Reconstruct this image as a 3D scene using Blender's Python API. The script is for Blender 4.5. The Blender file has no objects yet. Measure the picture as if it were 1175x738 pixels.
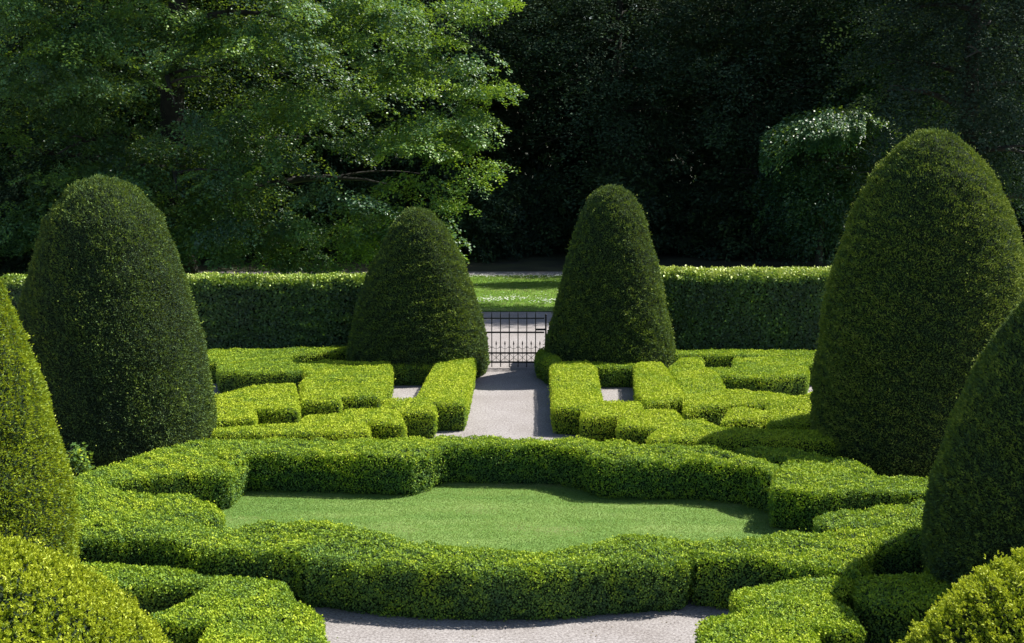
import bpy, math, random
import numpy as np
from mathutils import Vector
R = math.radians
rng = np.random.default_rng(7)
random.seed(7)
scene = bpy.context.scene
COL = scene.collection

# ------------------------------------------------------------------ camera
CAM_H, F_PX, HORIZ, PW, PH = 5.6, 1600.0, 135.0, 1175.0, 738.0
PITCH = math.atan((PH / 2 - HORIZ) / F_PX)
cam_d = bpy.data.cameras.new('camera')
cam = bpy.data.objects.new('camera', cam_d); COL.objects.link(cam)
cam.location = (0, 0, CAM_H); cam.rotation_euler = (R(90) - PITCH, 0, 0)
cam_d.sensor_width = 36; cam_d.lens = 36 * F_PX / PW; cam_d.clip_end = 2000; cam_d.clip_start = 0.1
scene.camera = cam

# ------------------------------------------------------------------ sky, sun, exposure
SUN_DIR = Vector((0.73, 0.36, 1.0)).normalized()
sun_el = math.asin(SUN_DIR.z); sun_az = math.atan2(SUN_DIR.x, SUN_DIR.y)   # from +Y towards +X
w = bpy.data.worlds.new('World'); scene.world = w; w.use_nodes = True
nt = w.node_tree; bg = nt.nodes['Background']
sky = nt.nodes.new('ShaderNodeTexSky'); sky.sky_type = 'NISHITA'; sky.sun_disc = False
sky.sun_elevation = sun_el; sky.sun_rotation = sun_az
nt.links.new(sky.outputs[0], bg.inputs['Color']); bg.inputs['Strength'].default_value = 0.075
sd_ = bpy.data.lights.new('sun', 'SUN'); sd_.energy = 5.0; sd_.angle = R(0.5); sd_.color = (1.0, 0.955, 0.87)
sun = bpy.data.objects.new('sun', sd_); COL.objects.link(sun)
sun.rotation_euler = SUN_DIR.to_track_quat('Z', 'Y').to_euler(); sun.location = (20, 10, 30)
vs = scene.view_settings
vs.view_transform = 'Standard'; vs.look = 'None'; vs.gamma = 1; vs.use_curve_mapping = False; vs.exposure = 1.15
cy = scene.cycles
cy.max_bounces = 6; cy.diffuse_bounces = 4; cy.glossy_bounces = 2; cy.transmission_bounces = 3; cy.transparent_max_bounces = 4
cy.use_denoising = True
cy.caustics_reflective = False; cy.caustics_refractive = False

# ------------------------------------------------------------------ helpers
cp, sp = math.cos(PITCH), math.sin(PITCH)
def at(px, py, z=0.0):
    """ground-plan position of a point read off the photograph, at height z"""
    u, v = (px - PW / 2) / F_PX, (PH / 2 - py) / F_PX
    dy, dz = cp + v * sp, -sp + v * cp
    t = (z - CAM_H) / dz
    return (u * t, dy * t)
def poly(pts, z): return np.array([at(x, y, z) for x, y in pts])
def X_at(px, d): return (px - PW / 2) / F_PX * d

def tag(o, label=None, cat=None, group=None, kind=None):
    if label: o['label'] = label
    if cat: o['category'] = cat
    if group: o['group'] = group
    if kind: o['kind'] = kind
    return o
def empty(name, loc, rz=0):
    o = bpy.data.objects.new(name, None); COL.objects.link(o); o.location = loc; o.rotation_euler = (0, 0, rz)
    o.empty_display_size = 0.3
    return o
def link(name, me, parent=None):
    o = bpy.data.objects.new(name, me); COL.objects.link(o)
    if parent: o.parent = parent
    return o

def unit(a): return a / np.maximum(np.linalg.norm(a, axis=-1, keepdims=True), 1e-9)
def wob(p, s, seed=0):
    """smooth pseudo noise, about -1..1"""
    r = np.random.default_rng(seed + 100); v = 0
    p = p + .5 / s * np.sin(p[:, [1, 2, 0]] * s * .9 + seed) + .3 / s * np.sin(p[:, [2, 0, 1]] * s * 1.7 + 2 * seed)
    for i in range(7):
        k = r.normal(size=3) * s * (1 + 0.5 * i); ph = r.uniform(0, 6.28)
        v = v + np.sin(p @ k + ph) / (1 + 0.35 * i)
    return v / 2.4

class MB:
    """collects vertices and faces (any polygon size) into one mesh"""
    def __init__(s): s.v = []; s.f = []; s.m = []; s.t = []; s.n = 0
    def add(s, V, F, mat=0, tint=0.5):
        V = np.asarray(V, float); F = np.asarray(F, int) + s.n
        s.v.append(V); s.f.append(F); s.m.append(np.full(len(F), mat)); 
        s.t.append(np.full(len(F), tint) if np.isscalar(tint) else np.asarray(tint))
        s.n += len(V)
    def leaves(s, P, A, N, L, W, mat=0, tint=0.5, fold=0.0):
        """kite-shaped leaves: base P, axis A, face normal about N"""
        A = unit(A); B = unit(np.cross(A, N)); C = np.cross(B, A)
        L = np.broadcast_to(L, (len(P),))[:, None]; W = np.broadcast_to(W, (len(P),))[:, None]
        m = P + A * L * .45
        V = np.stack([P, m + B * W * .5 + C * W * fold, P + A * L, m - B * W * .5 + C * W * fold], 1).reshape(-1, 3)
        F = np.arange(len(P) * 4).reshape(-1, 4)
        s.add(V, F, mat, tint)
    def build(s, name, mats, parent=None, smooth=False):
        me = bpy.data.meshes.new(name)
        V = np.concatenate(s.v); cnt = np.concatenate([np.full(len(f), f.shape[1]) for f in s.f])
        idx = np.concatenate([f.ravel() for f in s.f])
        me.vertices.add(len(V)); me.vertices.foreach_set('co', V.ravel().astype(np.float32))
        me.loops.add(len(idx)); me.loops.foreach_set('vertex_index', idx.astype(np.int32))
        me.polygons.add(len(cnt))
        me.polygons.foreach_set('loop_start', np.concatenate([[0], np.cumsum(cnt)[:-1]]).astype(np.int32))
        me.polygons.foreach_set('material_index', np.concatenate(s.m).astype(np.int32))
        me.update(calc_edges=True)
        me.polygons.foreach_set('use_smooth', np.full(len(cnt), smooth))
        a = me.attributes.new('tint', 'FLOAT', 'FACE'); a.data.foreach_set('value', np.concatenate(s.t).astype(np.float32))
        for m in (mats if isinstance(mats, (list, tuple)) else [mats]): me.materials.append(m)
        return link(name, me, parent)
def tube(mb, pts, rad, n=8, mat=0, cap=True):
    pts = np.asarray(pts, float); rad = np.broadcast_to(rad, (len(pts),))
    T = unit(np.gradient(pts, axis=0)); up = np.array([0.13, 0.21, 1.0]) if abs(T[0][2]) < .9 else np.array([1., .1, 0])
    B = unit(np.cross(T, up)); C = np.cross(B, T)
    a = np.linspace(0, 2 * math.pi, n, endpoint=False)
    V = pts[:, None] + rad[:, None, None] * (np.cos(a)[None, :, None] * B[:, None] + np.sin(a)[None, :, None] * C[:, None])
    k = len(pts); i = np.arange(k - 1)[:, None] * n; j = np.arange(n)[None]; j2 = (j + 1) % n
    F = np.stack([i + j, i + j2, i + n + j2, i + n + j], -1).reshape(-1, 4)
    mb.add(V.reshape(-1, 3), F, mat)
    if cap:
        mb.add(V[-1], [list(range(n))], mat); mb.add(V[0], [list(range(n))[::-1]], mat)
def box(mb, a, b, mat=0):
    x0, y0, z0 = a; x1, y1, z1 = b
    V = [(x0, y0, z0), (x1, y0, z0), (x1, y1, z0), (x0, y1, z0), (x0, y0, z1), (x1, y0, z1), (x1, y1, z1), (x0, y1, z1)]
    mb.add(V, [(0, 3, 2, 1), (4, 5, 6, 7), (0, 1, 5, 4), (1, 2, 6, 5), (2, 3, 7, 6), (3, 0, 4, 7)], mat)

# ------------------------------------------------------------------ materials
def new_mat(name):
    m = bpy.data.materials.new(name); m.use_nodes = True; t = m.node_tree
    return m, t, t.nodes, t.links, t.nodes['Principled BSDF']
def ramp(t, stops, fac):
    r = t.nodes.new('ShaderNodeValToRGB'); e = r.color_ramp.elements
    e[0].position, e[0].color = stops[0][0], (*stops[0][1], 1); e[1].position, e[1].color = stops[-1][0], (*stops[-1][1], 1)
    for p, c in stops[1:-1]: x = e.new(p); x.color = (*c, 1)
    t.links.new(fac, r.inputs[0]); return r.outputs[0]
def noise(t, scale, detail=4, vec=None, rough=.55):
    n = t.nodes.new('ShaderNodeTexNoise'); n.inputs['Scale'].default_value = scale; n.inputs['Detail'].default_value = detail
    n.inputs['Roughness'].default_value = rough
    if vec is not None: t.links.new(vec, n.inputs['Vector'])
    return n.outputs[0]
def leaf_mat(name, stops, trans=0.35, tcol=(0.22, 0.30, 0.03), rough=.45, spec=.4):
    """leaf colour comes from each leaf's own tint; light passes through the blade"""
    m, t, N, L, b = new_mat(name)
    a = N.new('ShaderNodeAttribute'); a.attribute_name = 'tint'
    c = ramp(t, stops, a.outputs['Fac']); L.new(c, b.inputs['Base Color'])
    b.inputs['Roughness'].default_value = rough; b.inputs['Specular IOR Level'].default_value = spec
    tr = N.new('ShaderNodeBsdfTranslucent')
    mx = N.new('ShaderNodeMix'); mx.data_type = 'RGBA'; mx.blend_type = 'MULTIPLY'; mx.inputs[0].default_value = 0
    g = N.new('ShaderNodeMix'); g.data_type = 'RGBA'; g.inputs[0].default_value = .6
    L.new(c, g.inputs[6]); g.inputs[7].default_value = (*tcol, 1); L.new(g.outputs[2], tr.inputs[0])
    s = N.new('ShaderNodeMixShader'); s.inputs[0].default_value = trans
    L.new(b.outputs[0], s.inputs[1]); L.new(tr.outputs[0], s.inputs[2]); L.new(s.outputs[0], N['Material Output'].inputs[0])
    return m
def core_mat(name, c):
    m, t, N, L, b = new_mat(name)
    tc = N.new('ShaderNodeTexCoord')
    L.new(ramp(t, [(.3, tuple(x * .6 for x in c)), (.7, tuple(x * 1.4 for x in c))], noise(t, 45, 3, tc.outputs['Object'])), b.inputs['Base Color'])
    b.inputs['Roughness'].default_value = .9; b.inputs['Specular IOR Level'].default_value = .1
    return m
M = {}
M['box'] = leaf_mat('box_leaves', [(0, (.045, .095, .055)), (.4, (.11, .21, .045)), (.75, (.255, .365, .026)), (1, (.43, .50, .035))], .2, (.36, .50, .015), .6, .14)
M['boxcore'] = core_mat('box_twigs', (.022, .042, .014))
M['yew'] = leaf_mat('yew_needles', [(0, (.035, .055, .042)), (.5, (.078, .135, .042)), (.85, (.15, .215, .032)), (1, (.22, .27, .05))], .12, (.26, .32, .02), .7, .1)
M['yewcore'] = core_mat('yew_twigs', (.018, .030, .014))
M['yewfresh'] = leaf_mat('fresh_yew_needles', [(0, (.03, .075, .014)), (.4, (.15, .23, .014)), (.8, (.33, .41, .022)), (1, (.45, .51, .04))], .25, (.42, .46, .015), .5, .25)
M['beech'] = leaf_mat('beech_leaves', [(0, (.030, .075, .050)), (.45, (.070, .165, .060)), (.8, (.13, .25, .045)), (1, (.22, .34, .03))], .25, (.38, .55, .012), .45, .42)
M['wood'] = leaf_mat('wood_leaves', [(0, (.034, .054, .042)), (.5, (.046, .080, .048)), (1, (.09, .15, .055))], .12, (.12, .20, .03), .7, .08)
M['horn'] = leaf_mat('hornbeam_leaves', [(0, (.045, .08, .040)), (.45, (.07, .14, .040)), (.8, (.26, .38, .04)), (1, (.46, .52, .14))], .12, (.40, .48, .03), .42, .35)
M['corehorn'] = core_mat('hornbeam_twigs', (.016, .026, .012))
m, t, N, L, b = new_mat('bark'); tc = N.new('ShaderNodeTexCoord')
L.new(ramp(t, [(.3, (.014, .013, .011)), (.7, (.038, .036, .030))], noise(t, 6, 6, tc.outputs['Object'])), b.inputs['Base Color']); b.inputs['Roughness'].default_value = .9
M['bark'] = m
m, t, N, L, b = new_mat('wrought_iron'); tc = N.new('ShaderNodeTexCoord')
L.new(ramp(t, [(.35, (.010, .012, .012)), (.75, (.03, .03, .028))], noise(t, 30, 4, tc.outputs['Object'])), b.inputs['Base Color']); b.inputs['Roughness'].default_value = .5; b.inputs['Metallic'].default_value = .4
M['iron'] = m
# gravel
m, t, N, L, b = new_mat('gravel'); tc = N.new('ShaderNodeTexCoord')
g1 = noise(t, 32, 5, tc.outputs['Object'], .8); g2 = noise(t, 1.1, 5, tc.outputs['Object'])
c1 = ramp(t, [(.34, (.118, .108, .105)), (.5, (.250, .232, .230)), (.66, (.385, .368, .365))], g1)
c2 = ramp(t, [(.3, (.80, .78, .76)), (.7, (1, 1, 1))], g2)
mx = N.new('ShaderNodeMix'); mx.data_type = 'RGBA'; mx.blend_type = 'MULTIPLY'; mx.inputs[0].default_value = 1
L.new(c1, mx.inputs[6]); L.new(c2, mx.inputs[7]); L.new(mx.outputs[2], b.inputs['Base Color'])
bp = N.new('ShaderNodeBump'); bp.inputs['Strength'].default_value = .35; bp.inputs['Distance'].default_value = .02
L.new(g1, bp.inputs['Height']); L.new(bp.outputs[0], b.inputs['Normal']); b.inputs['Roughness'].default_value = .95; b.inputs['Specular IOR Level'].default_value = .15
M['gravel'] = m
# turf
def turf(name, stops):
    m, t, N, L, b = new_mat(name); tc = N.new('ShaderNodeTexCoord')
    mp = N.new('ShaderNodeMapping'); mp.inputs['Scale'].default_value = (.35, 1.6, 1); L.new(tc.outputs['Object'], mp.inputs[0])
    a = noise(t, 1.1, 6, mp.outputs[0], .7); f = noise(t, 55, 4, tc.outputs['Object'], .7)
    ad = N.new('ShaderNodeMath'); ad.operation = 'ADD'; L.new(a, ad.inputs[0]); L.new(f, ad.inputs[1])
    hf = N.new('ShaderNodeMath'); hf.operation = 'MULTIPLY'; hf.inputs[1].default_value = .5; L.new(ad.outputs[0], hf.inputs[0])
    L.new(ramp(t, stops, hf.outputs[0]), b.inputs['Base Color'])
    bp = N.new('ShaderNodeBump'); bp.inputs['Strength'].default_value = .5; bp.inputs['Distance'].default_value = .03
    L.new(f, bp.inputs['Height']); L.new(bp.outputs[0], b.inputs['Normal']); b.inputs['Roughness'].default_value = .9; b.inputs['Specular IOR Level'].default_value = .1
    return m
M['turf'] = turf('lawn_turf', [(.38, (.075, .16, .030)), (.5, (.125, .215, .050)), (.62, (.20, .28, .085))])
M['turf2'] = turf('park_turf', [(.38, (.07, .17, .018)), (.5, (.12, .235, .026)), (.62, (.16, .28, .035))])
M['blade'] = leaf_mat('grass_blades', [(0, (.068, .145, .028)), (.5, (.150, .240, .050)), (1, (.35, .36, .16))], .35, (.28, .38, .05), .6, .2)
m, t, N, L, b = new_mat('forest_floor'); tc = N.new('ShaderNodeTexCoord')
L.new(ramp(t, [(.35, (.02, .022, .012)), (.6, (.045, .05, .02))], noise(t, .8, 7, tc.outputs['Object'])), b.inputs['Base Color']); b.inputs['Roughness'].default_value = .95
M['floor'] = m
m, t, N, L, b = new_mat('daisy_petals'); b.inputs['Base Color'].default_value = (.75, .75, .72, 1); b.inputs['Roughness'].default_value = .7
M['daisy'] = m

# ------------------------------------------------------------------ polygon distance
def psd(P, poly):
    """signed distance, positive inside, and outward side-normal direction is not needed"""
    a = poly; b_ = np.roll(poly, -1, 0); d = np.full(len(P), 1e9); ins = np.zeros(len(P), bool)
    for p, q in zip(a, b_):
        e = q - p; w_ = P - p; tt = np.clip((w_ @ e) / max(e @ e, 1e-9), 0, 1)
        d = np.minimum(d, np.linalg.norm(w_ - tt[:, None] * e, axis=1))
        c = ((p[1] <= P[:, 1]) & (q[1] > P[:, 1])) | ((q[1] <= P[:, 1]) & (p[1] > P[:, 1]))
        xi = p[0] + (P[:, 1] - p[1]) / (e[1] if abs(e[1]) > 1e-9 else 1e-9) * e[0]
        ins ^= c & (P[:, 0] < xi)
    return np.where(ins, d, -d)
def usd(P, polys): return np.max([psd(P, p) for p in polys], axis=0)

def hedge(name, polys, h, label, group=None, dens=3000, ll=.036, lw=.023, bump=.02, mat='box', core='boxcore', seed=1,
          tintbias=0.0, rnd=.105, whisk=.01, side_d=.75, gaps=0.0, grow=.02, cat='hedge', nj=.5, side_shade=.28):
    """clipped hedge: twiggy core with leaves all over its trimmed faces"""
    r = np.random.default_rng(seed)
    allp = np.concatenate(polys); lo, hi = allp.min(0) - .1, allp.max(0) + .1
    org = allp.mean(0)
    mb = MB()
    # core from a fine plan grid
    c = .04 if (hi - lo).prod() < 60 else .08
    nx, ny = int((hi[0] - lo[0]) / c) + 2, int((hi[1] - lo[1]) / c) + 2
    gx, gy = np.meshgrid(lo[0] + np.arange(nx + 1) * c, lo[1] + np.arange(ny + 1) * c, indexing='ij')
    G = np.stack([gx.ravel(), gy.ravel()], 1); sg = usd(G, polys).reshape(gx.shape)
    cx = (sg[:-1, :-1] + sg[1:, 1:] + sg[1:, :-1] + sg[:-1, 1:]) / 4 > .03 + bump * .9
    def zt(p2, s):
        dz = np.where(s < rnd, rnd - np.sqrt(np.maximum(rnd ** 2 - (rnd - np.clip(s, 0, rnd)) ** 2, 0)), 0)
        p3 = np.column_stack([p2, np.full(len(p2), h)])
        return h - dz + bump * wob(p3, 3.2, seed) + bump * .5 * wob(p3, 9, seed + 1)
    Z = zt(G, sg.ravel()).reshape(gx.shape) - .028
    idx = np.full(gx.shape, 0); ii, jj = np.nonzero(cx)
    vid = lambda i, j: i * gx.shape[1] + j
    top = np.column_stack([G - org, Z.ravel()]); bot = np.column_stack([G - org, np.zeros(len(G))])
    V = np.concatenate([top, bot]); o = len(top)
    F = [np.stack([vid(ii, jj), vid(ii + 1, jj), vid(ii + 1, jj + 1), vid(ii, jj + 1)], 1)]
    pad = np.pad(cx, 1)
    for di, dj, e in ((-1, 0, ((0, 1), (0, 0))), (1, 0, ((1, 0), (1, 1))), (0, -1, ((0, 0), (1, 0))), (0, 1, ((1, 1), (0, 1)))):
        ex = cx & ~pad[1 + di:1 + di + cx.shape[0], 1 + dj:1 + dj + cx.shape[1]]
        a_, b2 = np.nonzero(ex); p = vid(a_ + e[0][0], b2 + e[0][1]); q = vid(a_ + e[1][0], b2 + e[1][1])
        F.append(np.stack([p + o, q + o, q, p], 1))
    F = np.concatenate(F); used, inv = np.unique(F, return_inverse=True)
    mb.add(V[used], inv.reshape(F.shape), 0, .3)
    # leaves over the top
    dens *= 1.2; A = (hi - lo).prod(); P = lo + r.random((int(A * dens), 2)) * (hi - lo); s = usd(P, polys) + grow
    k = s > 0; P, s = P[k], s[k]
    z = zt(P, s)
    eps = .02; gxv = (usd(P + [eps, 0], polys) - usd(P - [eps, 0], polys)) / (2 * eps); gyv = (usd(P + [0, eps], polys) - usd(P - [0, eps], polys)) / (2 * eps)
    edge = np.clip(1 - s / rnd, 0, 1)[:, None]
    Nn = unit(np.column_stack([-gxv, -gyv, np.zeros(len(P))]) * edge + np.array([0, 0, 1.]) * (1.05 - edge))
    P3 = [np.column_stack([P, z])]; NN = [Nn]
    # leaves on the sides
    for p_ in polys:
        for a0, b0 in zip(p_, np.roll(p_, -1, 0)):
            e = b0 - a0; ln = np.linalg.norm(e)
            if ln < .01: continue
            n_ = np.array([e[1], -e[0]]) / ln
            if psd(((a0 + b0) / 2 + n_ * .01)[None], p_)[0] > 0: n_ = -n_
            m_ = int(ln * h * dens * side_d) + 1
            q = a0 + r.random((m_, 1)) * e; zz = r.random(m_) * (h - .01) + .01
            s2 = usd(q + n_ * .03, polys); kk = s2 < 0
            q, zz = q[kk], zz[kk]
            dz = h - zz; ins = np.where(dz < rnd, rnd - np.sqrt(np.maximum(rnd ** 2 - (rnd - dz) ** 2, 0)), 0)
            p3 = np.column_stack([q, zz])
            off = grow - ins - .02 * (1 - zz / h) + bump * .8 * wob(p3, 3.5, seed + 3) - .04 * np.clip(.12 - zz, 0, .12) / .12
            P3.append(np.column_stack([q + n_ * off[:, None], zz + bump * wob(p3, 3.2, seed) * (zz / h)]))
            NN.append(np.tile([n_[0], n_[1], .12], (len(q), 1)))
    P3 = np.concatenate(P3); NN = unit(np.concatenate(NN)); njv = np.where(NN[:, 2:] > .5, nj, nj * .55)
    rough = 1.0 if whisk < .015 else 2.0
    cl = wob(P3, 26 if rough == 1 else 19, seed + 5)                     # leaf clumps
    if gaps > 0:
        kp = (wob(P3, 7, seed + 8) * .6 + cl * .5 + r.normal(size=len(P3)) * .25) > -1.25 + gaps
        P3, NN, cl, njv = P3[kp], NN[kp], cl[kp], njv[kp]
    n = len(P3)
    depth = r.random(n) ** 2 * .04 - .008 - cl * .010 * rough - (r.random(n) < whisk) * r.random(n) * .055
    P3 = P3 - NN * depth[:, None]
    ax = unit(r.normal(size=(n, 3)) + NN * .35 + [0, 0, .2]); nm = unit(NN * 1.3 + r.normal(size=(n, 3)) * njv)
    tint = np.clip(.475 + tintbias + .08 * cl - depth * 6 + r.normal(size=n) * .075 + .13 * wob(P3, 1.6, seed + 9) + .09 * wob(P3, 4.5, seed + 19) + (side_shade * (np.clip((P3[:, 2] - h + .3) / .3, 0, 1) - .35) if side_shade else 0), 0, 1)  # lighter new growth on top, side-face shade painted into the lower leaves' tint
    Pl = P3.copy(); Pl[:, :2] -= org
    sc = r.uniform(.7, 1.25, n)
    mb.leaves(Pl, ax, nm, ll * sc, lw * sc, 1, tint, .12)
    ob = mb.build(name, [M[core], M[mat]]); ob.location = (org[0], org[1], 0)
    return tag(ob, label, cat, group)

# ------------------------------------------------------------------ setting: ground, gravel, lawns
def sheet(name, pts, z, mat):
    me = bpy.data.meshes.new(name); me.from_pydata([(x, y, z) for x, y in pts], [], [list(range(len(pts)))])
    me.materials.append(mat); return tag(link(name, me), kind='structure')
sheet('ground', [(-600, -200), (600, -200), (600, 1200), (-600, 1200)], 0, M['floor'])
sheet('gravel', [(-24, 4), (24, 4), (24, 40.2), (-24, 40.2)], .004, M['gravel'])
sheet('park_lawn', [(-40, 40.2), (30, 40.2), (30, 49.6), (-40, 49.6)], .02, M['turf2'])
sheet('gravel_path', [(-40, 49.6), (30, 49.6), (30, 50.9), (-40, 50.9)], .008, M['gravel'])
lawn_px = [(245, 585), (262, 569), (300, 562), (470, 562), (500, 552), (520, 550), (640, 552), (690, 566), (800, 568), (880, 580),
           (960, 602), (980, 640), (900, 665), (800, 665), (740, 680), (600, 690), (450, 685), (380, 668), (300, 655), (240, 640), (215, 610)]
lawn = poly(lawn_px, 0)
sheet('lawn', lawn, .012, M['turf'])
def blades(name, lo, hi, n, inside, hgt, wid, z, seed, tb=0):
    r = np.random.default_rng(seed); P = lo + r.random((n, 2)) * (np.array(hi) - lo)
    if inside is not None: P = P[psd(P, inside) > 0]
    n = len(P); P3 = np.column_stack([P, np.full(n, z)])
    ax = unit(r.normal(size=(n, 3)) * [.75, .75, .2] + [0, 0, .8]); nm = unit(r.normal(size=(n, 3)) * .7 + [0, 0, 1.2])
    st = wob(np.column_stack([P * [.25, 1.5], np.zeros(n)]), 1.5, seed) + .6 * wob(np.column_stack([P, np.zeros(n)]), 6, seed + 1)
    mb = MB(); mb.leaves(P3, ax, nm, hgt * r.uniform(.6, 1.3, n), wid, 0, np.clip(.48 + tb + .40 * st + r.normal(size=n) * .08, 0, 1))
    return mb.build(name, M['blade'])
lo, hi = lawn.min(0), lawn.max(0)
tag(blades('lawn_grass', lo, hi, 340000, lawn, .020, .006, .010, 3), 'short mown grass of the oval lawn inside the box hedge', 'grass', kind='stuff')
tag(blades('park_grass', np.array([-4, 40.2]), (5, 49.6), 80000, None, .05, .016, .016, 4, .05), 'bright grass of the park lawn beyond the iron gate', 'grass', kind='stuff')
# daisies on the park lawn
r = np.random.default_rng(12); n = 5200
band = np.concatenate([np.column_stack([r.uniform(-16, 6, 2600), 42.6 + r.normal(size=2600) * .38]),
                       np.column_stack([r.uniform(-16, 6, 2200), 49.2 + r.normal(size=2200) * .3]),
                       np.column_stack([r.uniform(-16, 6, 400), r.uniform(41, 49, 400)])])
band = band[(wob(np.column_stack([band, np.zeros(len(band))]), 2.2, 77) + r.normal(size=len(band)) * .3) > -.35]
band = band[band[:, 1] > 40.6]
n = len(band); P3 = np.column_stack([band, r.uniform(.06, .09, n)])
mb = MB()
for k in range(3):
    a = k * 2.1 + r.random(n); ax = np.column_stack([np.cos(a), np.sin(a), np.full(n, .25)])
    mb.leaves(P3, ax, np.tile([0, -.25, 1.], (n, 1)), .023, .02, 0, .5)
tag(mb.build('daisies', M['daisy']), 'white daisies flowering in bands across the park lawn', 'flowers', kind='stuff')

r = np.random.default_rng(91); n = 1500
P = np.concatenate([np.column_stack([r.uniform(-1.2, 1.2, 500), r.uniform(23.5, 31, 500)]), np.column_stack([r.uniform(-6, 6, 1000), r.uniform(13, 16, 1000)])])
mb = MB(); P3 = np.column_stack([P, r.uniform(.008, .016, n)]); ax = r.normal(size=(n, 3)) * [1, 1, .1]
mb.leaves(P3, ax, r.normal(size=(n, 3)) * .3 + [0, 0, 1], r.uniform(.01, .04, n), r.uniform(.006, .016, n), 0, np.clip(r.normal(size=n) * .3 + .4, 0, 1))
tag(mb.build('leaf_litter', leaf_mat('dry_leaves', [(0, (.06, .045, .03)), (.6, (.14, .11, .06)), (1, (.12, .16, .03))], .05)), 'dry clippings and small dead leaves scattered on the pale gravel', 'litter', kind='stuff')
# ------------------------------------------------------------------ box parterre
GP = 'low clipped box hedges of the parterre'
def H(pxs, z): return [poly(p, z) for p in pxs]
# left of the path
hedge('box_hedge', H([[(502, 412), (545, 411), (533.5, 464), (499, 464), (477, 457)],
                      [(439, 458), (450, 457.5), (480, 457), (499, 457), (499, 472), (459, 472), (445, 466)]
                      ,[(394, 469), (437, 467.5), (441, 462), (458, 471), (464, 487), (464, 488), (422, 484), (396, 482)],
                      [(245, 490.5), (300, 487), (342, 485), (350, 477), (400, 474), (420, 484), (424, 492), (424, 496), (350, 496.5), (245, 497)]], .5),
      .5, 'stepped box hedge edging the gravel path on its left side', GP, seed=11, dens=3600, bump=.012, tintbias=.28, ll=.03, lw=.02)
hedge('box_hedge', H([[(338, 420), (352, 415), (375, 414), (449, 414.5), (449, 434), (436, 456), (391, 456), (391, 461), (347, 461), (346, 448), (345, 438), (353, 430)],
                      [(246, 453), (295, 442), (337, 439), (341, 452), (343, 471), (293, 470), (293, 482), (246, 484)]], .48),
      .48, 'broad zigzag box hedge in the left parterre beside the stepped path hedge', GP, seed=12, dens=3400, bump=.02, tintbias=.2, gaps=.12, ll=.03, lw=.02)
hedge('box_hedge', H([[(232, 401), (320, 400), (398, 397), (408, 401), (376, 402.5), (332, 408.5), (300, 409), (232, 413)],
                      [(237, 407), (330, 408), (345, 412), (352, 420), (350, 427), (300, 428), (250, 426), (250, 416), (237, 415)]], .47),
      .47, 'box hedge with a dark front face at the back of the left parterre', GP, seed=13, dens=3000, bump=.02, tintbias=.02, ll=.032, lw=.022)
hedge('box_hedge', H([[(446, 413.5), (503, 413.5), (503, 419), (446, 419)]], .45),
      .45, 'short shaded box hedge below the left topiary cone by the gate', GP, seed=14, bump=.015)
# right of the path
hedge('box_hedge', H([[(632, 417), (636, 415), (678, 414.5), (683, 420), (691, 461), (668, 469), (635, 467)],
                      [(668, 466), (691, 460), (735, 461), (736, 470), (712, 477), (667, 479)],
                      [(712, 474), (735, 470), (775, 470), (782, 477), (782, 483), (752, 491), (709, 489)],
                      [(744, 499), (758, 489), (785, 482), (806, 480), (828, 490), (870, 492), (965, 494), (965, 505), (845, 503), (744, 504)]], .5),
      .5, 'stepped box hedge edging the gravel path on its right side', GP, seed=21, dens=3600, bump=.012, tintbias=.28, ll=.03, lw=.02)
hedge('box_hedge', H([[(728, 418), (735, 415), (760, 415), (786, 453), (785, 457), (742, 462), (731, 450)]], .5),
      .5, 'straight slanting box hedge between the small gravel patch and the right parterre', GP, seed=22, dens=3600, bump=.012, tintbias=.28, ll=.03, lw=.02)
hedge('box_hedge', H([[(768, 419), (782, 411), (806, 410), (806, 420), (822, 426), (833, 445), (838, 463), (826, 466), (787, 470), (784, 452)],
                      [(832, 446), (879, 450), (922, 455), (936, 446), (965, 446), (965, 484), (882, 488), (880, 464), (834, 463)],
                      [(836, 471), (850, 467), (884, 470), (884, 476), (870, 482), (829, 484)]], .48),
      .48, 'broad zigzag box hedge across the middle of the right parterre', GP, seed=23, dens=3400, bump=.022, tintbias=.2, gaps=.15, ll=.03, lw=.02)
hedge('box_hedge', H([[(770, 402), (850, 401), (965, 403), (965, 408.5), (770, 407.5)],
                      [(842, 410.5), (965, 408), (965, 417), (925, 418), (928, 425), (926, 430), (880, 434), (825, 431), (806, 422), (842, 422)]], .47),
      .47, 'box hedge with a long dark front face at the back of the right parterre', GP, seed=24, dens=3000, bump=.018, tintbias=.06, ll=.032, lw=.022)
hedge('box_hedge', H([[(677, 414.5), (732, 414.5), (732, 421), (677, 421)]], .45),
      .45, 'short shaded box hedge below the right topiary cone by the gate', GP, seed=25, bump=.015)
hedge('box_hedge', H([[(615.5, 403), (619, 399), (634, 399), (644, 412), (644, 418), (632, 418), (616, 408)]], .5),
      .5, 'rounded box hedge end poking out beside the iron gate post', GP, seed=26, bump=.015, rnd=.14, tintbias=.05)
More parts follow.
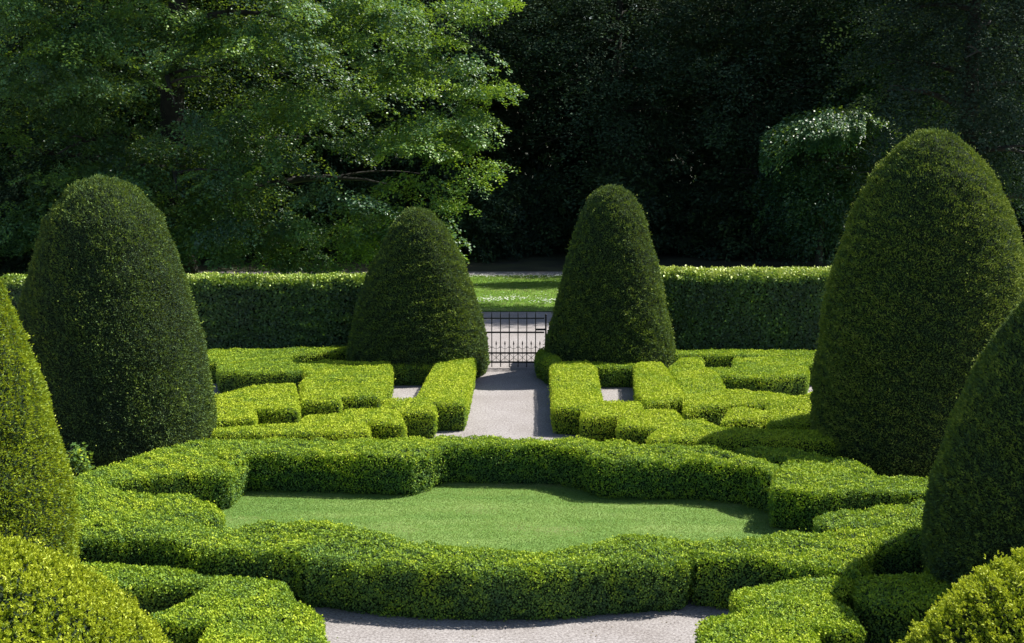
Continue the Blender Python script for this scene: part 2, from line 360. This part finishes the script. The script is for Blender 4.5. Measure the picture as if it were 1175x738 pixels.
# round the oval lawn
hedge('box_hedge', H([[(232, 505), (289, 503), (370, 503), (440, 501), (520, 499), (600, 501), (660, 503), (700, 507), (740, 511), (800, 513),
                       (840, 518), (880, 528), (895, 533), (884, 543), (850, 533), (800, 528), (740, 528), (690, 526), (665, 518), (640, 513), (600, 512),
                       (515, 511), (500, 515), (487, 520), (474, 524), (400, 522), (310, 520), (284, 520), (262, 536)]], .62),
      .62, 'wavy box hedge along the far side of the oval lawn', GP, seed=31, dens=4500, bump=.05, tintbias=.02, gaps=.15, whisk=.02, rnd=.1, ll=.028, lw=.019)
hedge('box_hedge', H([[(84, 548), (111, 538), (139, 529), (173, 518), (214, 509), (250, 505), (278, 510), (272, 522), (263, 540), (220, 543), (165, 546), (125, 553), (88, 562)]], .58),
      .58, 'box hedge block ending at the left corner of the oval lawn', GP, seed=32, dens=4500, bump=.03, tintbias=.0, whisk=.02, rnd=.09, ll=.028, lw=.019)
hedge('box_hedge', H([[(62, 560), (112, 559), (150, 564), (205, 568), (240, 574), (254, 584), (251, 592), (228, 597), (200, 600), (62, 600)]], .54),
      .54, 'low box hedge tongue pointing at the left end of the oval lawn', GP, seed=33, dens=4500, bump=.035, tintbias=.0, whisk=.02, rnd=.1, gaps=.1, ll=.028, lw=.019)
hedge('box_hedge', H([[(62, 598), (200, 598), (258, 601), (300, 600), (375, 600), (430, 608), (470, 619), (510, 627), (560, 630), (640, 629), (680, 622), (720, 615),
                       (760, 614), (800, 620), (860, 617), (900, 612), (935, 608), (1000, 605), (1095, 602), (1095, 622), (1000, 624), (995, 634), (985, 652),
                       (903, 648), (860, 643), (800, 638), (792, 630), (786, 642), (760, 644), (700, 647), (640, 652), (560, 654), (480, 651), (420, 646), (370, 640), (350, 640),
                       (340, 633), (250, 632), (194, 626), (160, 619), (62, 614)]], .62),
      .62, 'long untidy box hedge curving along the near side of the oval lawn', GP, seed=34, dens=5200, bump=.05, tintbias=-.05, gaps=.22, whisk=.03, rnd=.13, ll=.027, lw=.019)
hedge('box_hedge', H([[(936, 592), (947, 586), (990, 583), (1044, 577), (1090, 578), (1090, 600), (963, 606), (940, 600)]], .56),
      .56, 'rounded box hedge tongue pointing at the right end of the oval lawn', GP, seed=35, dens=4500, bump=.035, tintbias=-.02, whisk=.02, rnd=.1, gaps=.1, ll=.028, lw=.019)
hedge('box_hedge', H([[(885, 560), (893, 541), (903, 526), (929, 524), (965, 524), (990, 531), (1006, 544), (1085, 550), (1085, 567), (1032, 566), (985, 563), (939, 565)]], .58),
      .58, 'wide box hedge block with a dark front at the right corner of the oval lawn', GP, seed=36, dens=4600, bump=.025, tintbias=.0, whisk=.015, rnd=.09, ll=.028, lw=.019)
hedge('box_hedge', H([[(845, 514), (870, 512), (912, 515), (945, 521), (930, 525), (900, 527), (860, 524)]], .52),
      .52, 'shaded box hedge end in front of the tall right topiary', GP, seed=37, bump=.03)
# lower corners
hedge('box_hedge', H([[(80, 645), (142, 645), (194, 652), (246, 660), (275, 661), (327, 666), (335, 678), (336, 692), (356, 697), (369, 706), (372, 790), (200, 790),
                       (226, 738), (243, 714), (200, 714), (170, 713), (168, 706), (207, 692), (239, 674), (220, 671), (129, 672), (80, 672)]], .5),
      .5, 'hook shaped box hedge in the lower left corner beside the gravel', GP, seed=41, dens=4600, bump=.02, tintbias=.04, ll=.031, lw=.021, whisk=.012)
hedge('box_hedge', H([[(842, 676), (892, 666), (940, 661), (974, 661), (983, 670), (956, 676), (957, 684), (976, 697), (991, 718), (960, 722), (931, 719), (946, 745), (946, 790),
                       (803, 790), (803, 713), (814, 705), (856, 703), (842, 690)]], .5),
      .5, 'bright hook shaped box hedge in the lower right beside the gravel', GP, seed=42, dens=4600, bump=.02, tintbias=.08, ll=.031, lw=.021, whisk=.012)
hedge('box_hedge', H([[(978, 663), (1063, 656), (1066, 642), (1125, 640), (1125, 692), (1040, 694), (1000, 692), (984, 682)]], .5),
      .5, 'box hedge lying in the shadow of the near right topiary', GP, seed=43, dens=3600, bump=.02, ll=.032, lw=.022)

# tall hornbeam hedges on the gate line
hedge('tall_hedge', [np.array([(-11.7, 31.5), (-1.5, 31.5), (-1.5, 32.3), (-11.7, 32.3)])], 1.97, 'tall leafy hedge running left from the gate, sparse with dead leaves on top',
      'tall hedges either side of the gate', dens=1500, ll=.07, lw=.048, bump=.03, mat='horn', core='corehorn', seed=51, side_shade=.6, nj=.3, whisk=.02, side_d=1.0, gaps=.1, rnd=.16, tintbias=-.08)
hedge('tall_hedge', [np.array([(1.5, 31.5), (21, 31.5), (21, 32.35), (1.5, 32.35)])], 2.12, 'tall leafy hedge running right from the gate with a top tinted brighter than its sides',
      'tall hedges either side of the gate', dens=1500, ll=.07, lw=.048, bump=.035, mat='horn', core='corehorn', seed=52, side_shade=.85, nj=.3, whisk=.03, side_d=1.0, rnd=.22, tintbias=.0)

# ------------------------------------------------------------------ yew topiary
def topiary(name, x, y, R0, h, prof, label, seed, dens=2300, ll=.05, lw=.02, mat='yew', tb=0.0, group='clipped yew cones', bump=.03, sprig=1, sprd=.3, whisk=.01):
    """prof: (fraction of height from the top, fraction of R0)"""
    r = np.random.default_rng(seed)
    pf = np.array(prof); rad = lambda z: R0 * np.interp(1 - z / h, pf[:, 0], pf[:, 1])
    def surf(th, z):
        d = np.column_stack([np.cos(th), np.sin(th), z * 0]); p = np.column_stack([d[:, 0] * 1.2, d[:, 1] * 1.2, z])
        rr = rad(z) * (1 + .012 * np.sin(3 * th + seed)) + bump * wob(p, 2.2, seed) + bump * .5 * wob(p, 7, seed + 1)
        return np.column_stack([np.cos(th) * rr, np.sin(th) * rr, z + bump * wob(p, 3, seed + 4) * (z / h)])
    mb = MB()
    nz, na = 60, 64; zs = h * np.sin(np.linspace(0, math.pi / 2, nz)); zs[-1] = h * .9995
    th, zz = np.meshgrid(np.linspace(0, 2 * math.pi, na, endpoint=False), zs)
    V = surf(th.ravel(), zz.ravel()); V[:, :2] *= np.maximum(1 - .05 / np.maximum(np.linalg.norm(V[:, :2], axis=1), .06), .2)[:, None]; V[:, 2] = np.maximum(V[:, 2] * (1 - .05 / h * (V[:, 2] / h)), 0)
    i = np.arange(nz - 1)[:, None] * na; j = np.arange(na)[None]; j2 = (j + 1) % na
    mb.add(V, np.stack([i + j, i + j2, i + na + j2, i + na + j], -1).reshape(-1, 4), 0, .3)
    mb.add(V[-na:], [list(range(na))], 0, .3)
    # area-weighted sampling of the surface of revolution
    zg = np.linspace(0, h * .9999, 400); rg = rad(zg); ds = np.hypot(np.diff(zg), np.diff(rg)); wgt = ds * (rg[1:] + rg[:-1]) / 2 + ds * .02
    area = 2 * math.pi * wgt.sum(); n = int(area * dens)
    cdf = np.concatenate([[0], np.cumsum(wgt)]) / wgt.sum(); z = np.interp(r.random(n), cdf, zg); th = r.random(n) * 2 * math.pi
    P = surf(th, z); e = .01
    dth = surf(th + e, z) - P; dzv = surf(th, np.maximum(z - e * h, 0) * (z > e * h) + (z + .001) * (z <= e * h)) - P
    sgn = np.where(z > e * h, -1.0, 1.0)[:, None]
    Nn = unit(np.cross(dth, dzv * sgn)); out = np.column_stack([np.cos(th), np.sin(th), z * 0 + .2]); Nn *= np.sign((Nn * out).sum(1))[:, None]
    cl = .6 * wob(P * [1, 1, 1.3], 12, seed + 5) + .6 * wob(P * [1, 1, 1.3], 21, seed + 25) if sprig == 1 else 1.3 * wob(P, 38, seed + 5)
    pit = wob(P * [1, 1, 1.5], 6, seed + 15)
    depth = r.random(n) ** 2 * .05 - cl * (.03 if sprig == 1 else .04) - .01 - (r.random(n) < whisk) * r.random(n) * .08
    P = P - Nn * depth[:, None]; P[:, 2] = np.maximum(P[:, 2], .01)
    ax = unit(Nn * 1.0 + [0, 0, .35] + r.normal(size=(n, 3)) * .55)
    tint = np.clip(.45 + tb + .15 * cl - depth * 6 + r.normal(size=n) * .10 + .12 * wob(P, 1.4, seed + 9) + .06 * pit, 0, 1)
    sc = r.uniform(.7, 1.3, n)
    if sprig == 1:
        nm = unit(Nn * .9 + [0, 0, .55] + r.normal(size=(n, 3)) * .5); mb.leaves(P, ax, nm, ll * sc, lw * sc, 1, tint, .1)
    else:                                          # young shoots: needles set round a short stem
        for k in range(sprig):
            side = unit(r.normal(size=(n, 3))); f = k / (sprig - 1)
            a2 = unit(ax * (1 - sprd) + side * (1.1 - f) * sprd * 1.6)
            mb.leaves(P + ax * (ll * .9 * f * sc)[:, None], a2, unit(Nn + r.normal(size=(n, 3)) * .5), ll * sc * (1 - .35 * f), lw * sc, 1, np.clip(tint + .18 * f, 0, 1), .1)
    ob = mb.build(name, [M['yewcore'], M[mat]]); ob.location = (x, y, 0)
    return tag(ob, label, 'topiary', group)
P4 = [(0, 0), (.012, .14), (.04, .27), (.13, .52), (.25, .70), (.38, .82), (.55, .92), (.75, .985), (.92, 1), (1, .97)]
P1 = [(0, 0), (.01, .12), (.03, .2), (.12, .39), (.33, .64), (.5, .79), (.62, .89), (.8, .985), (.92, 1), (1, .95)]
P2 = [(0, 0), (.01, .13), (.04, .27), (.12, .43), (.2, .52), (.42, .70), (.65, .86), (.85, .98), (.93, 1), (1, .95)]
P3_ = [(0, 0), (.01, .14), (.04, .30), (.14, .55), (.3, .70), (.45, .82), (.6, .91), (.8, .99), (.92, 1), (1, .96)]
topiary('clipped_yew', X_at(480, 30.4), 30.4, 1.52, 3.64, P1, 'smaller olive yew cone left of the iron gate', 61, dens=4200, ll=.042, lw=.018, tb=.0)
topiary('clipped_yew', X_at(702, 30.4), 30.4, 1.41, 4.12, P2, 'dark yew cone with a bushy tip right of the iron gate', 62, dens=4200, ll=.042, lw=.018, tb=.02, whisk=.03)
topiary('clipped_yew', X_at(119, 22.8), 22.8, 1.65, 4.63, P3_, 'big round topped olive yew cone at the left, brownish where lit', 63, dens=4200, ll=.038, lw=.016, tb=.0)
topiary('clipped_yew', X_at(1068, 22.6), 22.6, 1.78, 5.4, P4, 'tallest dark green yew cone at the right of the parterre', 64, dens=4200, ll=.038, lw=.016, tb=.26, whisk=.03)
P5 = [(0, 0), (.03, .2), (.07, .34), (.13, .47), (.295, .65), (.495, .84), (.68, .955), (.8, 1), (1, .98)]
topiary('clipped_yew', X_at(-103, 15.3), 15.3, 1.59, 4.75, P5, 'bright yew cone cut by the left picture edge above the leafy mound', 65, dens=5600, ll=.036, lw=.014, tb=-.12, mat='yewfresh')
P6 = [(0, 0), (.04, .17), (.10, .31), (.167, .41), (.245, .54), (.39, .75), (.55, .88), (.68, .965), (.82, 1), (1, .98)]
topiary('clipped_yew', X_at(1270, 15.3), 15.3, 1.78, 4.4, P6, 'shaded yew cone cut by the right picture edge behind the leafy mound', 66, dens=5600, ll=.036, lw=.014, tb=.1)
PD = [(0, 0), (.02, .12), (.08, .32), (.2, .54), (.4, .76), (.6, .89), (.8, .97), (1, 1)]
topiary('yew_mound', X_at(-75, 11), 11.0, 1.95, 2.13, PD, 'leafy yellow green yew mound in the bottom left corner', 67, dens=2700, ll=.030, lw=.013, mat='yewfresh', tb=.16, group='leafy yew mounds in front', sprig=8, bump=.06, sprd=.42, whisk=.03)
topiary('yew_mound', X_at(1312, 11), 11.0, 1.95, 2.1, PD, 'leafy yellow green yew mound in the bottom right corner', 68, dens=2700, ll=.030, lw=.013, mat='yewfresh', tb=.2, group='leafy yew mounds in front', sprig=8, bump=.06, sprd=.42, whisk=.03)

# ------------------------------------------------------------------ iron gate
GY = 31.0
gate = tag(empty('iron_gate', (.13, GY, 0)), 'black wrought iron garden gate with spear tips between two yew cones', 'gate')
def part(name, fn, mat='iron', parent=gate):
    mb = MB(); fn(mb); return mb.build(name, M[mat], parent)
xs = [.727 - .197 * k - .13 for k in range(8)]
for zr, hh in ((1.14, .014), (.82, .018), (.35, .018), (.14, .018)):
    part('rail', lambda mb: box(mb, (xs[-1], -.011, zr - hh), (xs[0], .011, zr + hh)))
for k, x in enumerate(xs[1:]):
    def fn(mb):
        tube(mb, [(x, 0, .03), (x, 0, 1.22), (x, 0, 1.30)], [.011, .011, .002], 8)
        tube(mb, [(x, 0, .465), (x, 0, .475), (x, 0, .485), (x, 0, .495)], [.012, .022, .022, .012], 8)
    part('bar', fn)
for x0, x1 in zip(xs[1:], xs[:-1]):
    mcx = (x0 + x1) / 2
    def fn(mb):
        tube(mb, [(mcx, 0, .14), (mcx, 0, .52)], .006, 6)
        mb.leaves(np.array([[mcx, 0, .50], [mcx, .002, .50]]), np.array([[0, 0, 1.], [0, 0, 1.]]), np.array([[0, 1., 0], [1., 0, 0]]), .14, .035)
        a = np.linspace(0, math.pi, 9)
        tube(mb, np.column_stack([mcx + np.cos(a) * .075, a * 0, .50 - np.sin(a) * .05]), .005, 5)
    part('spear', fn)
    def fn2(mb):
        tube(mb, [(x0, -.006, .155), (x1, -.006, .335)], .005, 5); tube(mb, [(x0, .006, .335), (x1, .006, .155)], .005, 5)
    part('cross_brace', fn2)
def fn(mb):
    box(mb, (xs[0] - .2, -.02, .865), (xs[0] + .02, .02, .905)); tube(mb, [(xs[0] - .16, -.02, .885), (xs[0] - .16, -.06, .885), (xs[0] - .06, -.06, .885)], .008, 6)
part('latch', fn)
def gpost(x, label):
    mb = MB(); box(mb, (-.018, -.018, 0), (.018, .018, 1.18)); tube(mb, [(0, 0, 1.18), (0, 0, 1.19), (0, 0, 1.21), (0, 0, 1.23), (0, 0, 1.24)], [.012, .022, .026, .02, .004], 10)
    o = mb.build('gate_post', M['iron']); o.location = (x, GY, 0); tag(o, label, 'post')
gpost(.76, 'black iron gate post against the right yew cone'); 
mb = MB(); tube(mb, [(0, 0, 0), (0, 0, .33), (0, 0, .35)], [.03, .028, .01], 10)
o = mb.build('marker_post', M['bark']); o.location = (X_at(205.5, 48), 48, .02); tag(o, 'short dark post standing on the park lawn behind the left hedge', 'post')

# ------------------------------------------------------------------ trees
def rot_about(v, a): c, s = math.cos(a), math.sin(a); return np.array([v[0] * c - v[1] * s, v[0] * s + v[1] * c, v[2]])
def crown(mb, r, centre, radii, sprays, per, ll, lw, L0=1.6, W0=.55, droop=.22, inner=.35, mat=0, tb=0.0, base=None, flat=.07, zmin=.3, lumpy=.3, seed=0, tv=1.0):
    """layered sprays of leaves filling an uneven ellipsoid"""
    C = np.array(centre, float); Rr = np.array(radii, float)
    d = unit(r.normal(size=(sprays, 3))); fr = (inner + (1 - inner) * r.random(sprays) ** .55)
    lump = 1 + lumpy * wob(d * [1, 1, 1.6], 2.6, seed) + .12 * wob(d, 7, seed + 2)
    c = C + d * Rr * (fr * lump)[:, None]
    out = c - C; out[:, 2] *= .25; out = unit(out + r.normal(size=out.shape) * .25)
    k = c[:, 2] > zmin; c, out, fr = c[k], out[k], fr[k]; ns = len(c)
    out[:, 2] -= droop * (0.5 + r.random(ns)); out = unit(out)
    side = unit(np.cross(out, np.array([0, 0, 1.]) + r.normal(size=(ns, 3)) * .22)); nr = np.cross(side, out)
    L = L0 * r.uniform(.55, 1.25, ns); W = W0 * r.uniform(.6, 1.3, ns)
    u = r.random((ns, per)); v = r.uniform(-1, 1, (ns, per))
    wd = W[:, None] * np.sqrt(np.clip(np.sin(np.clip(u, .02, 1) ** .8 * math.pi * .94), 0.02, 1))
    P = c[:, None] + out[:, None] * ((u - .6) * L[:, None])[..., None] + side[:, None] * (v * wd)[..., None] + nr[:, None] * (r.normal(size=(ns, per)) * flat - .18 * (u ** 2) * L[:, None] - .10 * np.abs(v) * wd)[..., None]
    A = out[:, None] * .8 + side[:, None] * (np.sign(v) * .8)[..., None] + r.normal(size=(ns, per, 3)) * .35
    Nn = nr[:, None] + r.normal(size=(ns, per, 3)) * .42
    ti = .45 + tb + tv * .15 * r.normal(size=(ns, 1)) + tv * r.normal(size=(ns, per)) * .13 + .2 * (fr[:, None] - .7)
    P = P.reshape(-1, 3); A = A.reshape(-1, 3); Nn = Nn.reshape(-1, 3); sc = r.uniform(.65, 1.25, len(P))
    kk = P[:, 2] > .05
    mb.leaves(P[kk], A[kk], Nn[kk], (ll * sc)[kk], (lw * sc)[kk], mat, np.clip(ti.ravel(), 0, 1)[kk], .1)
    return c, fr
def trunk(mb, r, h, r0, limbs, reach, zlow=.25, lean=(0, 0), droop=.0):
    z = np.linspace(0, h, 12); path = np.column_stack([lean[0] * (z / h) ** 1.3 + .12 * np.sin(z * .5 + r.random() * 6), lean[1] * (z / h) ** 1.3 + .12 * np.cos(z * .45), z])
    rad = r0 * (1 - z / h) ** .8 * .95 + r0 * .05; rad[0] *= 1.35
    tube(mb, path, rad, 12)
    for k in range(limbs):
        f = zlow + (1 - zlow) * ((k + r.random()) / limbs) * .88; i = f * 11; i0 = int(i)
        p0 = path[i0] + (path[min(i0 + 1, 11)] - path[i0]) * (i - i0); a = k * 2.4 + r.random() * .8
        ln = reach * (1.05 - f * .65) * r.uniform(.75, 1.1); up = r.uniform(.25, .7) - droop
        tt = np.linspace(0, 1, 8); bend = r.normal() * .25
        pts = p0 + np.column_stack([np.cos(a + bend * tt) * tt * ln, np.sin(a + bend * tt) * tt * ln, (up * tt - .45 * tt ** 2) * ln * .8])
        rl = r0 * .38 * (1 - f * .6) * (1 - tt) ** .9 + .012
        tube(mb, pts, rl, 7, cap=False)
        for q in (3, 5):
            a2 = a + r.choice([-1, 1]) * r.uniform(.5, .9); l2 = ln * .4
            p2 = pts[q] + np.column_stack([np.cos(a2) * tt * l2, np.sin(a2) * tt * l2, (.25 * tt - .2 * tt ** 2) * l2])
            tube(mb, p2, rl[q] * .6 * (1 - tt) + .008, 5, cap=False)

# great beech at the left, hanging over the park lawn
r = np.random.default_rng(301)
tb_ = tag(empty('beech_tree', (-11.5, 47.5, 0)), 'huge spreading beech at the left with sunlit layered boughs hanging over the lawn', 'tree')
mb = MB(); trunk(mb, r, 17, .55, 22, 7.4, .12, (.8, -.5)); mb.build('trunk', M['bark'], tb_)
mb = MB()
def boughs(mb, r, C, Rr, n, per_b, leaves, size, seed, tb=0.0, zmin=.9, inner=.3, ll=.10, lw=.066):
    """flattened tiers of foliage with gaps between them"""
    d = unit(r.normal(size=(n, 3)) * [1, 1, .9]); d[:, 1] = np.where(r.random(n) < .72, -np.abs(d[:, 1]), d[:, 1])
    f = inner + (1 - inner) * r.random(n) ** .5; P = np.array(C) + d * np.array(Rr) * f[:, None]
    for i in range(n):
        if P[i, 2] < zmin: continue
        k = size * r.uniform(.6, 1.35)
        crown(mb, r, P[i], (k * 1.3, k, k * .17), int(per_b * (k / size) ** 2), leaves, ll, lw, 1.15, .34, seed=seed + i, tb=tb + r.normal() * .16, zmin=zmin - .4, inner=.05, droop=.34, flat=.032, lumpy=.25)
boughs(mb, r, (.6, -1.2, 8.2), (9.0, 6.0, 8.6), 140, 19, 85, 1.6, 1000, tb=-.05)
boughs(mb, r, (8.0, -2.4, 6.6), (2.6, 2.2, 6.0), 34, 15, 75, 1.25, 2000, tb=.2, inner=.1)
boughs(mb, r, (-1.0, -.5, 13.8), (9.0, 6.0, 3.4), 80, 17, 70, 2.2, 3000, zmin=10.6)  # extra upper boughs out of view, added to shade the left side
for k in range(16):
    crown(mb, r, (r.uniform(-3.0, 3.6), -3.6 + r.normal() * .8, r.uniform(2.2, 9.2)), (1.9, 1.2, .42), 20, 85, .10, .066, 1.15, .36, seed=4500 + k, tb=r.normal() * .1, zmin=.3, inner=.05, droop=.4)
for k in range(44):
    crown(mb, r, (r.uniform(-9.5, 9.3), -3.0 + r.normal() * .7, r.uniform(.7, 2.2)), (1.5, .9, .45), 16, 75, .10, .066, 1.1, .36, seed=4000 + k, tb=r.normal() * .08, zmin=.3, inner=.05, droop=.5)
crown(mb, r, (-1.2, 1.8, 8.5), (9.0, 3.5, 8.8), 1500, 75, .11, .075, 1.9, .7, seed=5, zmin=1.0, tb=-.3)
for (px, py, dd, k) in ((590, 6, 45, 10), (560, 20, 45.2, 10), (575, 105, 44.6, 12), (555, 130, 44.6, 12), (560, 165, 44.8, 10), (540, 180, 44.6, 8), (588, 192, 44.5, 5), (560, 205, 44.8, 8), (530, 232, 44.6, 12), (470, 245, 44, 12), (430, 280, 44, 12)):
    z = CAM_H - (py - HORIZ) * dd / F_PX
    crown(mb, r, (X_at(px, dd) + 11.5 - .5, dd - 47.5, z), (.75, .7, .16), k, 90, .09, .06, 1.3, .32, seed=int(px), mat=0, tb=.32, zmin=.2, droop=.12)
mb.build('crown', M['beech'], tb_)

# wood behind: three kinds of tree, each with its own trunk and crown, copied
def wood_tree(kind, seed, h, rad, sprays, label):
    r = np.random.default_rng(seed)
    t_ = tag(empty('broadleaf_tree', (0, 0, 0)), label, 'tree', 'trees of the dark wood behind the lawn')
    mb = MB(); trunk(mb, r, h * .9, .34, 14, rad * .95, .2, (r.normal() * .5, r.normal() * .5)); mb.build('trunk', M['bark'], t_)
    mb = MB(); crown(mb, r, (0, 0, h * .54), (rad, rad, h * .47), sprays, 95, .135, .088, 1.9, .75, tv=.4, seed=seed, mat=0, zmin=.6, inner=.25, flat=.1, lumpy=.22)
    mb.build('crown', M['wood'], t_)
    return t_
DL = 'tall shaded broadleaf tree of the dark wood behind the lawn'
protos = [wood_tree(0, 401, 17, 4.6, 750, DL), wood_tree(1, 402, 20, 5.2, 900, DL), wood_tree(2, 403, 14, 4.2, 620, DL)]
spots = []
rr = random.Random(5)
for row, (d, step, kinds) in enumerate(((57.6, 5.6, (0, 2, 0)), (63.5, 6.5, (1, 0, 1)), (69.5, 7.0, (1, 1, 0)))):
    x = -36 + row * 2.1
    while x < 37:
        spots.append((x + rr.uniform(-1, 1), d + rr.uniform(-1.3, 1.3), rr.choice(kinds), rr.uniform(0, 6.28), rr.uniform(.9, 1.12))); x += step
seen = set()
for x, y, k, a, s in spots:
    p = protos[k]
    if k in seen:
        o = p.copy(); COL.objects.link(o)
        for ch in p.children:
            c = ch.copy(); COL.objects.link(c); c.parent = o
    else: o = p; seen.add(k)
    o.location = (x, y, 0); o.rotation_euler = (0, 0, a); o.scale = (s, s, s)

# undergrowth at the wood's edge
r = np.random.default_rng(470)
ub = tag(empty('undergrowth_bush', (0, 0, 0)), 'dark bush of the undergrowth at the edge of the wood', 'bush', 'bushes at the edge of the dark wood')
mb = MB()
for k in range(7): a = k * .9; tube(mb, [(0, 0, 0), (math.cos(a) * .5, math.sin(a) * .5, 1.2), (math.cos(a) * 1.1, math.sin(a) * 1.0, 2.3)], [.05, .035, .01], 5)
mb.build('stem', M['bark'], ub)
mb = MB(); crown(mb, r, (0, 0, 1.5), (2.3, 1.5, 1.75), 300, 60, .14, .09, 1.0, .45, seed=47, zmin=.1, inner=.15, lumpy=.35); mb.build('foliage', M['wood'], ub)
bx = [(-21, 48.6), (-18.6, 48.9), (-16.3, 48.4), (-14.2, 49)] + [(x + rr.uniform(-.6, .6), (55.6 if k % 2 else 57.2) + rr.uniform(-.4, .4)) for k, x in enumerate(np.arange(-31, 30, 2.7))]
for k, (x, y) in enumerate(bx):
    if k == 0: o = ub
    else:
        o = ub.copy(); COL.objects.link(o)
        for ch in ub.children:
            c = ch.copy(); COL.objects.link(c); c.parent = o
    sc_ = rr.uniform(.8, 1.25); o.location = (x, y, 0); o.rotation_euler = (0, 0, rr.uniform(0, 6.28)); o.scale = (sc_, sc_, sc_ * rr.uniform(.8, 1.2))

# backdrop of the far wood
r = np.random.default_rng(500); mb = MB(); n = 170000
P = np.column_stack([r.uniform(-70, 70, n), r.uniform(76, 86, n), 25 * r.random(n) ** 1.35])
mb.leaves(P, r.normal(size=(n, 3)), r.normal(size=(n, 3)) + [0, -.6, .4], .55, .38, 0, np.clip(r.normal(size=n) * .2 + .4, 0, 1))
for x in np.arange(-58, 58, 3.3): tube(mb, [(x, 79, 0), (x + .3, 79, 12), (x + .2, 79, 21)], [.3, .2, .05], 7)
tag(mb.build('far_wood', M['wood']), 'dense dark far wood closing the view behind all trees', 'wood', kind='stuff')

# weeping tree whose arched top catches the sun
r = np.random.default_rng(601)
wt = tag(empty('weeping_tree', (X_at(945, 51), 51, 0)), 'small weeping tree with a sunlit arched top before the dark wood', 'tree')
mb = MB(); trunk(mb, r, 5.6, .16, 9, 2.6, .5); mb.build('trunk', M['bark'], wt)
mb = MB()
n = 26000; th = r.random(n) * 6.283; q = r.random(n) ** .6
lob = 1 + .16 * np.sin(2 * th + 1) + .10 * np.sin(5 * th + 2) + .07 * np.sin(9 * th)
rad_ = 2.15 * np.sin(q * math.pi / 2) * lob
zt_ = 5.7 - .5 * (rad_ / 2.0) ** 2.2 + .14 * np.sin(th * 4 + rad_ * 3) + .35 * np.cos(th - .6) * q
hang = np.where(r.random(n) < .3, r.random(n) ** 1.5 * (.3 + .3 * q + .25 * np.sin(7 * th)), r.random(n) ** 2 * .3)
kk = (np.sin(th * 17 + q * 12) * .8 + np.sin(th * 6 - hang * 3) * .6 + r.normal(size=n) * .6) > -.55
P = np.column_stack([np.cos(th) * rad_ * (1 + .04 * hang), np.sin(th) * rad_, np.maximum(zt_ - hang + .12 * r.normal(size=n), .4)])[kk]
A_ = np.column_stack([np.cos(th), np.sin(th), -.6 - hang])[kk] + r.normal(size=P.shape) * .5
mb.leaves(P, A_, np.column_stack([np.cos(th) * .5, np.sin(th) * .5, 1.0 + 0 * th])[kk] + r.normal(size=P.shape) * .5, .13, .075, 0, np.clip(.3 + r.normal(size=len(P)) * .15, 0, 1))
crown(mb, r, (0, .6, 2.9), (2.3, 2.0, 2.6), 420, 75, .12, .07, 1.2, .5, droop=.7, seed=3, zmin=.2, inner=.1, tb=-.6, tv=.3, lumpy=.35)  # shade under the arched top painted in as a darker leaf tint
mb.build('crown', M['beech'], wt)
# taller tree behind it with sun on its upper boughs
r = np.random.default_rng(602)
wt = tag(empty('maple_tree', (X_at(1010, 55), 55.5, 0)), 'slender leafy tree above the weeping tree with pale light on its boughs', 'tree')
mb = MB(); trunk(mb, r, 12, .22, 14, 3.0, .25); mb.build('trunk', M['bark'], wt)
mb = MB(); crown(mb, r, (0, 0, 7), (2.7, 2.5, 6.2), 520, 80, .13, .09, 1.5, .5, seed=14, zmin=.7, lumpy=.3); crown(mb, r, (-4.4, -4.3, 13), (2.6, .9, .9), 110, 80, .13, .09, 1.5, .5, seed=15); mb.build('crown', M['beech'], wt)  # second crown is an added bough out of view, placed to shadow the lawn
# heavy dark tree at the right
r = np.random.default_rng(603)
wt = tag(empty('dark_tree', (14.5, 44.5, 0)), 'heavy dark tree in the upper right corner behind the tallest yew cone', 'tree')
mb = MB(); trunk(mb, r, 14, .4, 16, 4.5, .2); mb.build('trunk', M['bark'], wt)
mb = MB(); crown(mb, r, (0, 0, 9), (4.2, 3.6, 7.0), 1100, 90, .11, .075, 1.7, .6, seed=21, zmin=1.2, tv=.4, tb=-.2); crown(mb, r, (-6.0, -.6, 12.2), (4.4, 1.7, 1.5), 420, 80, .12, .08, 1.6, .5, seed=22); mb.build('crown', M['wood'], wt)  # last crown: unseen bough added above the view to shade gravel behind the gate

# little self-sown shrubs by the outer cones
def shrub(x, y, h, label, seed):
    r = np.random.default_rng(seed); mb = MB()
    t_ = tag(empty('small_shrub', (x, y, 0)), label, 'shrub')
    m2 = MB()
    for k in range(6):
        a = k * 1.1; tube(m2, [(0, 0, 0), (math.cos(a) * .08, math.sin(a) * .08, h * .5), (math.cos(a) * .17, math.sin(a) * .17, h * .85)], [.012, .008, .003], 5)
    m2.build('stem', M['bark'], t_)
    crown(mb, r, (0, 0, h * .5), (.2, .2, h * .4), 70, 16, .06, .042, .18, .1, seed=seed, zmin=.05, flat=.03, tb=-.12); mb.build('foliage', M['box'], t_)
x, y = at(88, 560, 0); shrub(x, y, .72, 'small broad leaved shrub between the two left yew cones', 701)
